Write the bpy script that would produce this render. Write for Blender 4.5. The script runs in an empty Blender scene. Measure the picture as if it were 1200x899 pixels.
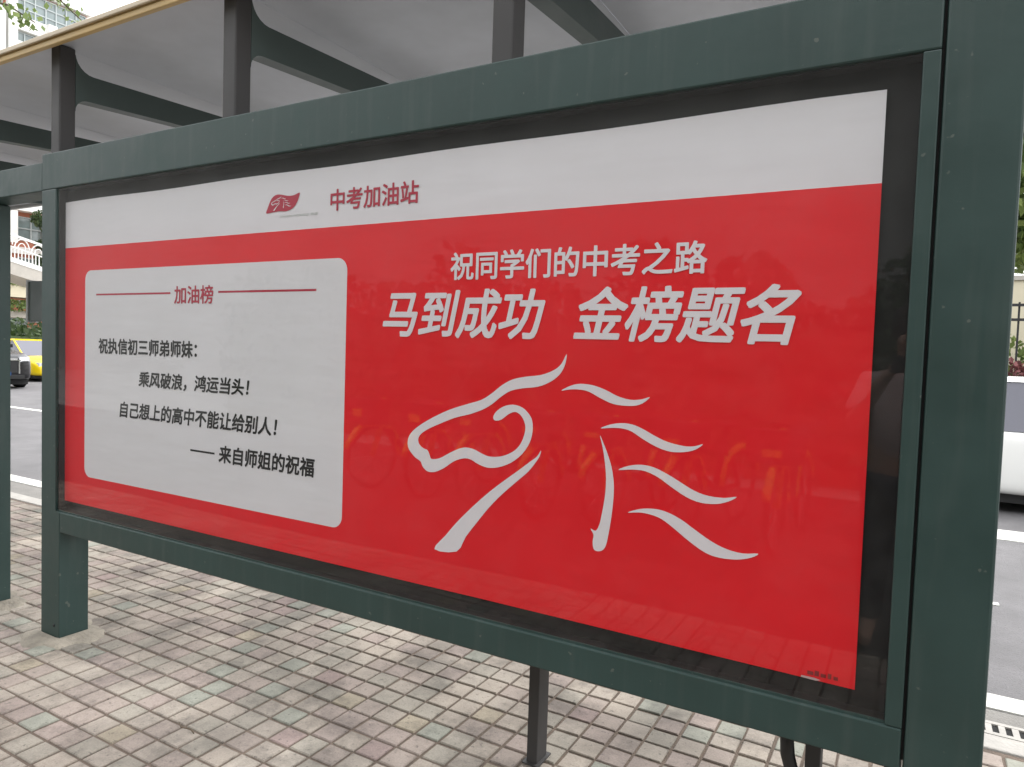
import bpy, bmesh, math, random
from math import radians as rad, sin, cos, pi
from mathutils import Vector, Matrix, Euler
from mathutils.geometry import tessellate_polygon
random.seed(7)
scene = bpy.context.scene
COL = scene.collection

# ------------------------------------------------------------------ camera
cam_d = bpy.data.cameras.new('camera'); cam = bpy.data.objects.new('camera', cam_d); COL.objects.link(cam)
CAM = Vector((3.566, -1.836, 1.486)); CROT = Euler((1.52496, -0.03278, 0.51775), 'XYZ')
cam.location = CAM; cam.rotation_euler = CROT
cam_d.sensor_width = 36; cam_d.lens = 24.589; cam_d.clip_start = 0.02; cam_d.clip_end = 2000
cam_d.dof.use_dof = False
scene.camera = cam

# ------------------------------------------------------------------ sky, sun, exposure
SUN_EL, SUN_ROT = rad(56), rad(18)
w = bpy.data.worlds.new('World'); scene.world = w; w.use_nodes = True
nt = w.node_tree; nt.nodes.clear()
sky = nt.nodes.new('ShaderNodeTexSky'); sky.sky_type = 'NISHITA'; sky.sun_disc = False
sky.sun_elevation = SUN_EL; sky.sun_rotation = SUN_ROT; sky.dust_density = 4.0; sky.air_density = 1.5
hs = nt.nodes.new('ShaderNodeHueSaturation'); hs.inputs['Saturation'].default_value = 0.12
mx = nt.nodes.new('ShaderNodeMix'); mx.data_type = 'RGBA'
mx.inputs['Factor'].default_value = 0.6
mx.inputs[7].default_value = (9.3, 9.4, 9.6, 1)       # the even white of the cloud layer
bg = nt.nodes.new('ShaderNodeBackground'); bg.inputs['Strength'].default_value = 0.15
ow = nt.nodes.new('ShaderNodeOutputWorld')
nt.links.new(sky.outputs[0], hs.inputs['Color']); nt.links.new(hs.outputs[0], mx.inputs[6])
nt.links.new(mx.outputs[2], bg.inputs['Color']); nt.links.new(bg.outputs[0], ow.inputs[0])
sd = bpy.data.lights.new('sun', 'SUN'); sd.energy = 0.9; sd.angle = rad(35); sd.color = (1, 0.985, 0.96)
sun = bpy.data.objects.new('sun', sd); COL.objects.link(sun)
sdir = Vector((sin(SUN_ROT) * cos(SUN_EL), cos(SUN_ROT) * cos(SUN_EL), sin(SUN_EL)))
sun.rotation_euler = sdir.to_track_quat('Z', 'Y').to_euler(); sun.location = (0, 0, 20)
scene.view_settings.view_transform = 'Standard'; scene.view_settings.look = 'None'
scene.view_settings.exposure = 1.14; scene.view_settings.gamma = 1.0
scene.cycles.max_bounces = 8; scene.cycles.transparent_max_bounces = 24

# ------------------------------------------------------------------ materials
def newmat(name):
    m = bpy.data.materials.new(name); m.use_nodes = True
    n = m.node_tree; b = n.nodes['Principled BSDF']; return m, n, b
def mat(name, col, rough=0.6, metal=0.0, var=0.0, vscale=4.0, bump=0.0, bscale=60.0, spec=0.5, detail=4):
    m, n, b = newmat(name)
    b.inputs['Base Color'].default_value = (*col, 1); b.inputs['Roughness'].default_value = rough
    b.inputs['Metallic'].default_value = metal; b.inputs['Specular IOR Level'].default_value = spec
    tc = n.nodes.new('ShaderNodeNewGeometry')
    if var:
        t = n.nodes.new('ShaderNodeTexNoise'); t.inputs['Scale'].default_value = vscale; t.inputs['Detail'].default_value = detail
        t.inputs['Roughness'].default_value = 0.65
        n.links.new(tc.outputs['Position'], t.inputs['Vector'])
        r = n.nodes.new('ShaderNodeMapRange'); r.inputs[1].default_value = 0.25; r.inputs[2].default_value = 0.75
        r.inputs[3].default_value = 1 - var; r.inputs[4].default_value = 1 + var
        n.links.new(t.outputs[0], r.inputs[0])
        v = n.nodes.new('ShaderNodeVectorMath'); v.operation = 'SCALE'; v.inputs[0].default_value = col
        n.links.new(r.outputs[0], v.inputs['Scale']); n.links.new(v.outputs[0], b.inputs['Base Color'])
        r2 = n.nodes.new('ShaderNodeMapRange'); r2.inputs[1].default_value = 0.3; r2.inputs[2].default_value = 0.7
        r2.inputs[3].default_value = max(0.02, rough - 0.1); r2.inputs[4].default_value = min(1, rough + 0.1)
        n.links.new(t.outputs[0], r2.inputs[0]); n.links.new(r2.outputs[0], b.inputs['Roughness'])
    if bump:
        t2 = n.nodes.new('ShaderNodeTexNoise'); t2.inputs['Scale'].default_value = bscale; t2.inputs['Detail'].default_value = 3
        n.links.new(tc.outputs['Position'], t2.inputs['Vector'])
        bp = n.nodes.new('ShaderNodeBump'); bp.inputs['Strength'].default_value = bump; bp.inputs['Distance'].default_value = 0.01
        n.links.new(t2.outputs[0], bp.inputs['Height']); n.links.new(bp.outputs[0], b.inputs['Normal'])
    return m

M = {}
M['teal'] = mat('teal_paint', (0.024, 0.051, 0.046), 0.46, var=0.16, vscale=3.0, bump=0.06, bscale=25)
def weather(m, amt=0.22):
    n = m.node_tree; b = n.nodes['Principled BSDF']; lk = b.inputs['Base Color'].links[0]; src = lk.from_socket
    g = n.nodes.new('ShaderNodeNewGeometry'); mp = n.nodes.new('ShaderNodeMapping'); mp.inputs['Scale'].default_value = (22, 22, 1.6)
    n.links.new(g.outputs['Position'], mp.inputs[0])
    t = n.nodes.new('ShaderNodeTexNoise'); t.inputs['Scale'].default_value = 1.0; t.inputs['Detail'].default_value = 5; n.links.new(mp.outputs[0], t.inputs['Vector'])
    r = n.nodes.new('ShaderNodeMapRange'); r.inputs[1].default_value = 0.52; r.inputs[2].default_value = 0.75; r.inputs[3].default_value = 0.0; r.inputs[4].default_value = amt
    n.links.new(t.outputs[0], r.inputs[0])
    mxx = n.nodes.new('ShaderNodeMix'); mxx.data_type = 'RGBA'; n.links.new(r.outputs[0], mxx.inputs['Factor']); n.links.new(src, mxx.inputs[6]); mxx.inputs[7].default_value = (0.10, 0.115, 0.105, 1)
    t2 = n.nodes.new('ShaderNodeTexNoise'); t2.inputs['Scale'].default_value = 38; t2.inputs['Detail'].default_value = 2; n.links.new(g.outputs['Position'], t2.inputs['Vector'])
    r2 = n.nodes.new('ShaderNodeMapRange'); r2.inputs[1].default_value = 0.70; r2.inputs[2].default_value = 0.74; r2.inputs[4].default_value = 0.5; n.links.new(t2.outputs[0], r2.inputs[0])
    mxy = n.nodes.new('ShaderNodeMix'); mxy.data_type = 'RGBA'; n.links.new(r2.outputs[0], mxy.inputs['Factor']); n.links.new(mxx.outputs[2], mxy.inputs[6]); mxy.inputs[7].default_value = (0.14, 0.15, 0.13, 1)
    n.links.new(mxy.outputs[2], b.inputs['Base Color'])
weather(M['teal'])
M['post'] = mat('dark_post_paint', (0.050, 0.047, 0.047), 0.6, var=0.12, vscale=4)
M['arm'] = mat('arm_paint', (0.062, 0.085, 0.080), 0.5, var=0.12, vscale=4)
M['black'] = mat('black_backing', (0.006, 0.004, 0.004), 0.7, var=0.1)
M['rubber'] = mat('rubber', (0.02, 0.02, 0.02), 0.8)
M['roof'] = mat('roof_sheet', (0.49, 0.51, 0.555), 0.42, var=0.2, vscale=1.3)
M['ochre'] = mat('ochre_trim', (0.55, 0.38, 0.16), 0.5, var=0.12, vscale=5)
M['cream_trim'] = mat('cream_trim', (0.62, 0.52, 0.38), 0.5, var=0.1)
M['ink_black'] = mat('black_ink', (0.010, 0.008, 0.009), 0.5)
M['ink_red'] = mat('red_ink', (0.50, 0.02, 0.055), 0.5)
M['ink_grey'] = mat('grey_ink', (0.40, 0.42, 0.38), 0.5)
M['ink_white'] = mat('white_ink', (0.84, 0.785, 0.825), 0.5)
M['ink_pink'] = mat('pink_scrap', (0.55, 0.38, 0.38), 0.6)
M['ink_darkred'] = mat('dark_red_ink', (0.25, 0.01, 0.012), 0.5)
M['cement'] = mat('cement', (0.27, 0.24, 0.195), 0.9, var=0.35, vscale=14, bump=0.9, bscale=55)
M['kerb'] = mat('kerb_stone', (0.42, 0.40, 0.37), 0.85, var=0.18, vscale=9, bump=0.3)
M['iron'] = mat('cast_iron', (0.16, 0.15, 0.14), 0.7, var=0.2, vscale=20)
M['dark_paving'] = mat('dark_paving', (0.05, 0.048, 0.048), 0.9, var=0.3, vscale=3)
M['slot_shade'] = mat('slot_shade_black', (0.01, 0.01, 0.01), 0.9)
M['white_line'] = mat('road_paint', (0.66, 0.66, 0.61), 0.7, var=0.22, vscale=9, bump=0.3, detail=9)
M['car_yellow'] = mat('yellow_car_paint', (0.85, 0.62, 0.01), 0.25)
M['car_black'] = mat('black_car_paint', (0.012, 0.012, 0.014), 0.2)
M['car_white'] = mat('white_car_paint', (0.78, 0.78, 0.76), 0.25)
M['car_blue'] = mat('blue_car_paint', (0.03, 0.10, 0.30), 0.25)
M['car_glass'] = mat('car_glass', (0.10, 0.10, 0.13), 0.08, spec=0.8)
M['tyre'] = mat('tyre', (0.02, 0.02, 0.02), 0.8)
M['chrome'] = mat('chrome', (0.7, 0.7, 0.72), 0.2, metal=1.0)
M['lamp_lens'] = mat('lamp_lens', (0.75, 0.76, 0.78), 0.15)
M['tail_lens'] = mat('tail_lens', (0.4, 0.01, 0.01), 0.2)
M['white_metal'] = mat('white_metal', (0.75, 0.75, 0.73), 0.5, var=0.06)
M['conc'] = mat('concrete', (0.45, 0.42, 0.38), 0.85, var=0.15, vscale=1.2)
M['conc_dark'] = mat('dark_concrete', (0.26, 0.26, 0.25), 0.85, var=0.2, vscale=0.8)
M['brick'] = mat('terracotta', (0.50, 0.19, 0.12), 0.85, var=0.1, vscale=0.6)
M['facade'] = mat('white_facade', (0.74, 0.74, 0.71), 0.8, var=0.06, vscale=0.4)
M['win'] = mat('window_glass', (0.20, 0.25, 0.25), 0.12, var=0.35, vscale=0.45, spec=0.9)
M['winframe'] = mat('window_frame', (0.42, 0.46, 0.46), 0.5)
M['cream_wall'] = mat('cream_wall', (0.66, 0.60, 0.45), 0.85, var=0.08, vscale=0.7)
M['blk_metal'] = mat('black_iron', (0.02, 0.02, 0.022), 0.5)
M['bark'] = mat('bark', (0.10, 0.075, 0.05), 0.95, var=0.3, vscale=12, bump=0.6, bscale=30)
M['skin'] = mat('skin', (0.50, 0.30, 0.22), 0.55)
M['hair'] = mat('hair', (0.03, 0.02, 0.018), 0.6, var=0.3, vscale=60)
M['shirt'] = mat('pale_pink_shirt', (0.55, 0.42, 0.42), 0.85, var=0.15, vscale=30)
M['trousers'] = mat('dark_trousers', (0.03, 0.032, 0.045), 0.9)
M['bike_yellow'] = mat('bike_yellow', (0.80, 0.42, 0.02), 0.35)
M['sign_dark'] = mat('sign_dark_green', (0.045, 0.065, 0.06), 0.5, var=0.15, vscale=6)
M['grey_metal'] = mat('grey_metal', (0.32, 0.33, 0.33), 0.45, var=0.1)
M['red_cloth'] = mat('red_cloth', (0.45, 0.10, 0.10), 0.85, var=0.4, vscale=18)

def leafmat(name, c1, c2):
    m, n, b = newmat(name)
    g = n.nodes.new('ShaderNodeNewGeometry'); r = n.nodes.new('ShaderNodeValToRGB')
    r.color_ramp.elements[0].color = (*c1, 1); r.color_ramp.elements[1].color = (*c2, 1)
    n.links.new(g.outputs['Random Per Island'], r.inputs[0]); n.links.new(r.outputs[0], b.inputs['Base Color'])
    b.inputs['Roughness'].default_value = 0.55
    tr = n.nodes.new('ShaderNodeBsdfTranslucent'); n.links.new(r.outputs[0], tr.inputs['Color'])
    ms = n.nodes.new('ShaderNodeMixShader'); ms.inputs[0].default_value = 0.3
    out = n.nodes['Material Output']
    n.links.new(b.outputs[0], ms.inputs[1]); n.links.new(tr.outputs[0], ms.inputs[2]); n.links.new(ms.outputs[0], out.inputs[0])
    return m
M['leaf'] = leafmat('leaves_mid', (0.035, 0.075, 0.02), (0.13, 0.20, 0.05))
M['leaf_pale'] = leafmat('leaves_pale', (0.09, 0.15, 0.04), (0.26, 0.33, 0.10))
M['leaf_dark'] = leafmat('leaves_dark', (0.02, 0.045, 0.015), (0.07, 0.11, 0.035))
M['leaf_red'] = leafmat('leaves_red', (0.05, 0.015, 0.015), (0.30, 0.10, 0.10))

# poster print: slight paper creases
def paper(name, col):
    m = mat(name, col, 0.55, var=0.03, vscale=2.2)
    n = m.node_tree; b = n.nodes['Principled BSDF']
    g = n.nodes.new('ShaderNodeNewGeometry'); t = n.nodes.new('ShaderNodeTexNoise'); t.inputs['Scale'].default_value = 5
    mp = n.nodes.new('ShaderNodeMapping'); mp.inputs['Scale'].default_value = (0.7, 1, 2.6)
    n.links.new(g.outputs['Position'], mp.inputs[0]); n.links.new(mp.outputs[0], t.inputs['Vector'])
    bp = n.nodes.new('ShaderNodeBump'); bp.inputs['Strength'].default_value = 0.15; bp.inputs['Distance'].default_value = 0.02
    n.links.new(t.outputs[0], bp.inputs['Height']); n.links.new(bp.outputs[0], b.inputs['Normal'])
    return m
M['paper_white'] = paper('poster_white', (0.84, 0.785, 0.825))
M['paper_panel'] = paper('poster_panel_white', (0.81, 0.765, 0.80))
M['paper_red'] = paper('poster_red', (0.84, 0.003, 0.012))

# thin pane: transmits straight through, mirrors by Fresnel, barely wavy
def pane():
    m, n, b = newmat('display_glass'); n.nodes.remove(b); out = n.nodes['Material Output']
    t = n.nodes.new('ShaderNodeBsdfTransparent'); t.inputs[0].default_value = (0.95, 0.96, 0.955, 1)
    g = n.nodes.new('ShaderNodeBsdfGlossy'); g.inputs['Roughness'].default_value = 0.02
    f = n.nodes.new('ShaderNodeFresnel'); f.inputs[0].default_value = 1.47
    x = n.nodes.new('ShaderNodeMixShader')
    ge = n.nodes.new('ShaderNodeNewGeometry'); no = n.nodes.new('ShaderNodeTexNoise'); no.inputs['Scale'].default_value = 3.0
    mp = n.nodes.new('ShaderNodeMapping'); mp.inputs['Scale'].default_value = (0.6, 1, 5)
    n.links.new(ge.outputs['Position'], mp.inputs[0]); n.links.new(mp.outputs[0], no.inputs['Vector'])
    bp = n.nodes.new('ShaderNodeBump'); bp.inputs['Strength'].default_value = 0.03; bp.inputs['Distance'].default_value = 0.01; no.inputs['Detail'].default_value = 0.0
    n.links.new(no.outputs[0], bp.inputs['Height']); n.links.new(bp.outputs[0], g.inputs['Normal'])
    bf = n.nodes.new('ShaderNodeMath'); bf.operation = 'SUBTRACT'; bf.inputs[0].default_value = 1.0; n.links.new(ge.outputs['Backfacing'], bf.inputs[1])
    mu = n.nodes.new('ShaderNodeMath'); mu.operation = 'MULTIPLY'; n.links.new(f.outputs[0], mu.inputs[0]); n.links.new(bf.outputs[0], mu.inputs[1])
    n.links.new(mu.outputs[0], x.inputs[0]); n.links.new(t.outputs[0], x.inputs[1]); n.links.new(g.outputs[0], x.inputs[2])
    df = n.nodes.new('ShaderNodeBsdfDiffuse'); df.inputs[0].default_value = (0.6, 0.58, 0.55, 1)
    t3 = n.nodes.new('ShaderNodeTexNoise'); t3.inputs['Scale'].default_value = 3.5; t3.inputs['Detail'].default_value = 9; t3.inputs['Roughness'].default_value = 0.7
    n.links.new(ge.outputs['Position'], t3.inputs['Vector'])
    r3 = n.nodes.new('ShaderNodeMapRange'); r3.inputs[1].default_value = 0.45; r3.inputs[2].default_value = 0.8; r3.inputs[3].default_value = 0.0; r3.inputs[4].default_value = 0.014
    n.links.new(t3.outputs[0], r3.inputs[0]); y = n.nodes.new('ShaderNodeMixShader')
    n.links.new(r3.outputs[0], y.inputs[0]); n.links.new(x.outputs[0], y.inputs[1]); n.links.new(df.outputs[0], y.inputs[2])
    n.links.new(y.outputs[0], out.inputs[0]); return m
M['pane'] = pane()

# pavement tiles: colour picked per tile from its place in the grid; speckles and trodden dirt over it
PITCH = 0.11; TX, TY = 1.917, 0.570
def tilemat():
    m, n, b = newmat('pavement_tile'); L = n.links.new
    g = n.nodes.new('ShaderNodeNewGeometry')
    s = n.nodes.new('ShaderNodeVectorMath'); s.operation = 'SUBTRACT'; s.inputs[1].default_value = (TX - PITCH / 2, TY - PITCH / 2, 0.5)
    L(g.outputs['Position'], s.inputs[0])
    d = n.nodes.new('ShaderNodeVectorMath'); d.operation = 'DIVIDE'; d.inputs[1].default_value = (PITCH, PITCH, 50); L(s.outputs[0], d.inputs[0])
    fl = n.nodes.new('ShaderNodeVectorMath'); fl.operation = 'FLOOR'; L(d.outputs[0], fl.inputs[0])
    wn = n.nodes.new('ShaderNodeTexWhiteNoise'); wn.noise_dimensions = '3D'; L(fl.outputs[0], wn.inputs[0])
    cr = n.nodes.new('ShaderNodeValToRGB'); cr.color_ramp.interpolation = 'CONSTANT'
    cols = [(0, (0.365, 0.315, 0.265)), (0.22, (0.345, 0.285, 0.245)), (0.38, (0.385, 0.33, 0.275)), (0.52, (0.345, 0.28, 0.245)), (0.66, (0.335, 0.30, 0.25)),
            (0.83, (0.30, 0.30, 0.25)), (0.875, (0.37, 0.315, 0.235)), (0.90, (0.40, 0.35, 0.295)), (0.97, (0.345, 0.26, 0.235))]
    e = cr.color_ramp.elements
    for i, (p, c) in enumerate(cols):
        q = e[i] if i < 2 else e.new(p)
        q.position = p; q.color = (*c, 1)
    L(wn.outputs['Value'], cr.inputs[0])
    # fine speckle
    n1 = n.nodes.new('ShaderNodeTexNoise'); n1.inputs['Scale'].default_value = 150; n1.inputs['Detail'].default_value = 3; L(g.outputs['Position'], n1.inputs['Vector'])
    r1 = n.nodes.new('ShaderNodeMapRange'); r1.inputs[1].default_value = 0.3; r1.inputs[2].default_value = 0.7; r1.inputs[3].default_value = 0.86; r1.inputs[4].default_value = 1.1; L(n1.outputs[0], r1.inputs[0])
    # pits and spots
    n3 = n.nodes.new('ShaderNodeTexNoise'); n3.inputs['Scale'].default_value = 42; n3.inputs['Detail'].default_value = 5; n3.inputs['Roughness'].default_value = 0.7; L(g.outputs['Position'], n3.inputs['Vector'])
    r3 = n.nodes.new('ShaderNodeMapRange'); r3.inputs[1].default_value = 0.32; r3.inputs[2].default_value = 0.42; r3.inputs[3].default_value = 0.50; r3.inputs[4].default_value = 1.0; L(n3.outputs[0], r3.inputs[0])
    # broad grime
    n2 = n.nodes.new('ShaderNodeTexNoise'); n2.inputs['Scale'].default_value = 1.7; n2.inputs['Detail'].default_value = 6; n2.inputs['Roughness'].default_value = 0.6; L(g.outputs['Position'], n2.inputs['Vector'])
    r2 = n.nodes.new('ShaderNodeMapRange'); r2.inputs[1].default_value = 0.36; r2.inputs[2].default_value = 0.60; r2.inputs[3].default_value = 0.58; r2.inputs[4].default_value = 1.08; L(n2.outputs[0], r2.inputs[0])
    m1 = n.nodes.new('ShaderNodeMath'); m1.operation = 'MULTIPLY'; L(r1.outputs[0], m1.inputs[0]); L(r3.outputs[0], m1.inputs[1])
    # dark stains trodden in below the box: irregular blotches
    n4 = n.nodes.new('ShaderNodeTexNoise'); n4.inputs['Scale'].default_value = 3.6; n4.inputs['Detail'].default_value = 8; n4.inputs['Roughness'].default_value = 0.72
    mp4 = n.nodes.new('ShaderNodeMapping'); mp4.inputs['Location'].default_value = (3.1, 7.7, 0); L(g.outputs['Position'], mp4.inputs[0]); L(mp4.outputs[0], n4.inputs['Vector'])
    r4 = n.nodes.new('ShaderNodeMapRange'); r4.inputs[1].default_value = 0.48; r4.inputs[2].default_value = 0.66; r4.inputs[3].default_value = 1.0; r4.inputs[4].default_value = 0.52; L(n4.outputs[0], r4.inputs[0])
    m0 = n.nodes.new('ShaderNodeMath'); m0.operation = 'MULTIPLY'; L(r4.outputs[0], m0.inputs[0]); L(r2.outputs[0], m0.inputs[1])
    m2 = n.nodes.new('ShaderNodeMath'); m2.operation = 'MULTIPLY'; L(m1.outputs[0], m2.inputs[0]); L(m0.outputs[0], m2.inputs[1])
    v = n.nodes.new('ShaderNodeVectorMath'); v.operation = 'SCALE'; L(cr.outputs[0], v.inputs[0]); L(m2.outputs[0], v.inputs['Scale'])
    L(v.outputs[0], b.inputs['Base Color']); b.inputs['Roughness'].default_value = 0.75
    bp = n.nodes.new('ShaderNodeBump'); bp.inputs['Strength'].default_value = 0.35; bp.inputs['Distance'].default_value = 0.003
    L(n3.outputs[0], bp.inputs['Height']); L(bp.outputs[0], b.inputs['Normal'])
    return m
M['tile'] = tilemat()
M['mortar'] = mat('mortar', (0.15, 0.115, 0.09), 0.95, var=0.35, vscale=7, bump=0.7, bscale=120)
def asphalt():
    m = mat('asphalt', (0.15, 0.145, 0.148), 0.85, var=0.30, vscale=2.2, bump=0.9, bscale=90, detail=14)
    return m
M['asphalt'] = asphalt()
M['gutter'] = mat('gutter_concrete', (0.22, 0.21, 0.195), 0.9, var=0.2, vscale=5, bump=0.7, bscale=90)

# ------------------------------------------------------------------ helpers
def link(name, me, m, parent=None, kind=None, smooth=False):
    if m is not None and not me.materials: me.materials.append(m)
    if smooth:
        for p in me.polygons: p.use_smooth = True
    o = bpy.data.objects.new(name, me); COL.objects.link(o)
    if parent is not None: o.parent = parent
    if kind: o['kind'] = kind
    return o
def tag(o, label, cat, group=None):
    o['label'] = label; o['category'] = cat
    if group: o['group'] = group
    return o
def thing(name, loc, rz, label, cat, group=None):
    o = bpy.data.objects.new(name, None); o.empty_display_size = 0.2; COL.objects.link(o)
    o.location = loc; o.rotation_euler = (0, 0, rz); return tag(o, label, cat, group)
def bm_mesh(name, bm):
    me = bpy.data.meshes.new(name); bmesh.ops.recalc_face_normals(bm, faces=bm.faces[:]); bm.to_mesh(me); bm.free(); return me
def add_box(bm, x0, x1, y0, y1, z0, z1, bev=0.0):
    r = bmesh.ops.create_cube(bm, size=1.0)
    bmesh.ops.scale(bm, vec=(x1 - x0, y1 - y0, z1 - z0), verts=r['verts'])
    bmesh.ops.translate(bm, vec=((x0 + x1) / 2, (y0 + y1) / 2, (z0 + z1) / 2), verts=r['verts'])
    if bev:
        es = list({e for v in r['verts'] for e in v.link_edges})
        bmesh.ops.bevel(bm, geom=es, offset=bev, segments=2, affect='EDGES', profile=0.5)
def box(name, dims, m, parent=None, bev=0.0, kind=None):
    bm = bmesh.new(); add_box(bm, *dims, bev=bev); return link(name, bm_mesh(name, bm), m, parent, kind)
def add_tube(bm, pts, r, seg=8):
    pts = [Vector(p) for p in pts]; rings = []
    for i, p in enumerate(pts):
        d = (pts[min(i + 1, len(pts) - 1)] - pts[max(i - 1, 0)]).normalized()
        a = Vector((0, 0, 1)) if abs(d.z) < 0.9 else Vector((1, 0, 0))
        u = d.cross(a).normalized(); v = d.cross(u)
        rr = r[i] if isinstance(r, (list, tuple)) else r
        rings.append([bm.verts.new(p + (u * cos(2 * pi * k / seg) + v * sin(2 * pi * k / seg)) * rr) for k in range(seg)])
    for a, b in zip(rings, rings[1:]):
        for k in range(seg): bm.faces.new((a[k], a[(k + 1) % seg], b[(k + 1) % seg], b[k]))
    bm.faces.new(rings[0]); bm.faces.new(rings[-1][::-1])
def tube(name, pts, r, m, parent=None, seg=8):
    bm = bmesh.new(); add_tube(bm, pts, r, seg); return link(name, bm_mesh(name, bm), m, parent, smooth=True)
def add_prism(bm, poly, axis, a, b):
    def P(u, v, t): return {'x': (t, u, v), 'y': (u, t, v), 'z': (u, v, t)}[axis]
    A = [bm.verts.new(P(u, v, a)) for u, v in poly]; B = [bm.verts.new(P(u, v, b)) for u, v in poly]
    n = len(poly)
    for k in range(n): bm.faces.new((A[k], A[(k + 1) % n], B[(k + 1) % n], B[k]))
    bm.faces.new(A[::-1]); bm.faces.new(B)
def prism(name, poly, axis, a, b, m, parent=None, bev=0.0):
    bm = bmesh.new(); add_prism(bm, poly, axis, a, b)
    if bev: bmesh.ops.bevel(bm, geom=bm.edges[:], offset=bev, segments=2, affect='EDGES', profile=0.5, clamp_overlap=True)
    return link(name, bm_mesh(name, bm), m, parent)
def copy_tree(o, parent=None):
    c = o.copy(); COL.objects.link(c); c.parent = parent
    for ch in o.children: copy_tree(ch, c)
    return c
def smoothpoly(p, k=3):
    n = len(p); out = []
    for i in range(n):
        p0, p1, p2, p3 = p[i - 1], p[i], p[(i + 1) % n], p[(i + 2) % n]
        for s in range(k):
            t = s / k
            out.append(tuple(0.5 * (2 * b + (c - a) * t + (2 * a - 5 * b + 4 * c - d) * t * t + (3 * b - a - 3 * c + d) * t ** 3) for a, b, c, d in zip(p0, p1, p2, p3)))
    return out
def flat_poly(name, poly, y, m, parent, thick=0.0006):
    cl = []
    for q in poly:
        if not cl or (abs(q[0] - cl[-1][0]) + abs(q[1] - cl[-1][1])) > 1e-5: cl.append(q)
    v = [(x, y, z) for x, z in cl]
    tris = tessellate_polygon([[Vector((x, z, 0)) for x, z in cl]])
    fs = []
    for a, b, c in tris:
        ar = (cl[b][0]-cl[a][0])*(cl[c][1]-cl[a][1]) - (cl[b][1]-cl[a][1])*(cl[c][0]-cl[a][0])
        if abs(ar) > 1e-12: fs.append((a, b, c) if ar > 0 else (a, c, b))
    me = bpy.data.meshes.new(name); me.from_pydata(v, [], fs)
    return link(name, me, m, parent)

# ================================================================== SETTING
STRUCT = 'structure'
ground = box('ground', (-260, 260, -200, 300, -1.0, -0.14), M['conc_dark'], kind=STRUCT)
road = box('road', (-150, 90, 1.9, 13.0, -0.137, -0.12), M['asphalt'], kind=STRUCT)
gut = box('gutter', (-150, 90, 1.56, 2.085, -0.136, -0.1165), M['gutter'], kind=STRUCT)
kerb = bpy.data.objects.new('kerb', None); COL.objects.link(kerb); kerb['kind'] = STRUCT
bm = bmesh.new(); add_box(bm, 0.004, 0.996, 1.428, 1.558, -0.30, -0.0, bev=0.008); kme = bm_mesh('kerb_stone', bm); kme.materials.append(M['kerb'])
for i in range(-40, 24):
    o = bpy.data.objects.new('kerb_stone', kme); COL.objects.link(o); o.parent = kerb; o.location = (i + 0.2, 0, random.uniform(-0.002, 0.002))
# painted markings
box('road_marking', (-150, 90, 2.10, 2.27, -0.12, -0.112), M['white_line'], kind=STRUCT)
for i in range(-14, 8):
    if i == 0: continue
    pass
box('lane_marking', (-3.0, 9.0, 6.05, 6.52, -0.12, -0.1125), M['white_line'], kind=STRUCT)
for i in range(-12, 0):
    box('lane_marking', (-8.5 + i * 7.5, -4.5 + i * 7.5, 6.1, 6.25, -0.12, -0.1125), M['white_line'], kind=STRUCT)
box('lane_marking', (4.02, 4.17, 3.84, 3.90, -0.12, -0.1125), M['white_line'], kind=STRUCT)
# gutter gratings
def grate(x0, label):
    g = thing('drain_grate', (x0, 1.87, -0.12), 0, label, 'drain grate', 'drain grates along the gutter')
    bm = bmesh.new(); n = 10; P = 0.05
    for k in range(n + 1): add_box(bm, k * P - 0.0125, k * P + 0.0125, -0.04, 0.04, 0.0, 0.012)
    add_box(bm, -0.03, n * P + 0.03, -0.066, -0.041, 0.0, 0.013); add_box(bm, -0.03, n * P + 0.03, 0.041, 0.066, 0.0, 0.013)
    link('bar', bm_mesh('grate_bars', bm), M['kerb'], g)
    box('pit_shade', (-0.02, n * P + 0.02, -0.04, 0.04, 0.0036, 0.005), M['slot_shade'], g)  # black sheet below the bars stands for the shade down the slots
grate(3.80, 'slotted drain grate in the gutter, seen at the right foot of the shelter column')
grate(-9.0, 'slotted drain grate far along the gutter to the left')

# pavement and its tiles
pav = box('pavement', (-60, 40, -2.12, 1.425, -0.30, -0.007), M['mortar'], kind=STRUCT)
CM = CROT.to_matrix(); CI = CM.transposed(); F = 819.64
def px(p):
    q = CI @ (Vector(p) - CAM)
    if q.z > -0.05: return None
    return 600 + F * q.x / -q.z, 449.5 - F * q.y / -q.z
def tile_poly(a, h, c=0.0035, dz=(0, 0, 0, 0)):
    s = a / 2
    v = [(-s, -s, -0.012), (s, -s, -0.012), (s, s, -0.012), (-s, s, -0.012)]
    v += [(-s, -s, h - c), (s, -s, h - c), (s, s, h - c), (-s, s, h - c)]
    t = s - c
    v += [(-t, -t, h + dz[0]), (t, -t, h + dz[1]), (t, t, h + dz[2]), (-t, t, h + dz[3])]
    f = [(8, 9, 10, 11)]
    for k in range(4):
        l = (k + 1) % 4; f += [(k, l, 4 + l, 4 + k), (4 + k, 4 + l, 8 + l, 8 + k)]
    return v, f
variants = []
for k in range(14):
    a = random.uniform(0.0975, 0.1018)
    v, f = tile_poly(a, random.uniform(-0.0022, 0.0012), dz=[random.uniform(-0.0009, 0.0009) for _ in range(4)])
    me = bpy.data.meshes.new('tile'); me.from_pydata(v, [], f); me.materials.append(M['tile']); variants.append((v, f, me))
LEGS = [(-0.125, 0.038, 0.0, 0.14), (3.599, 3.750, 0.0, 0.14), (-0.88, -0.717, 0.0, 0.14)]
def blocked(x, y):
    for x0, x1, y0, y1 in LEGS:
        if x0 - 0.03 < x < x1 + 0.03 and y0 - 0.03 < y < y1 + 0.03: return True
    return False
tiles = []
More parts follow.
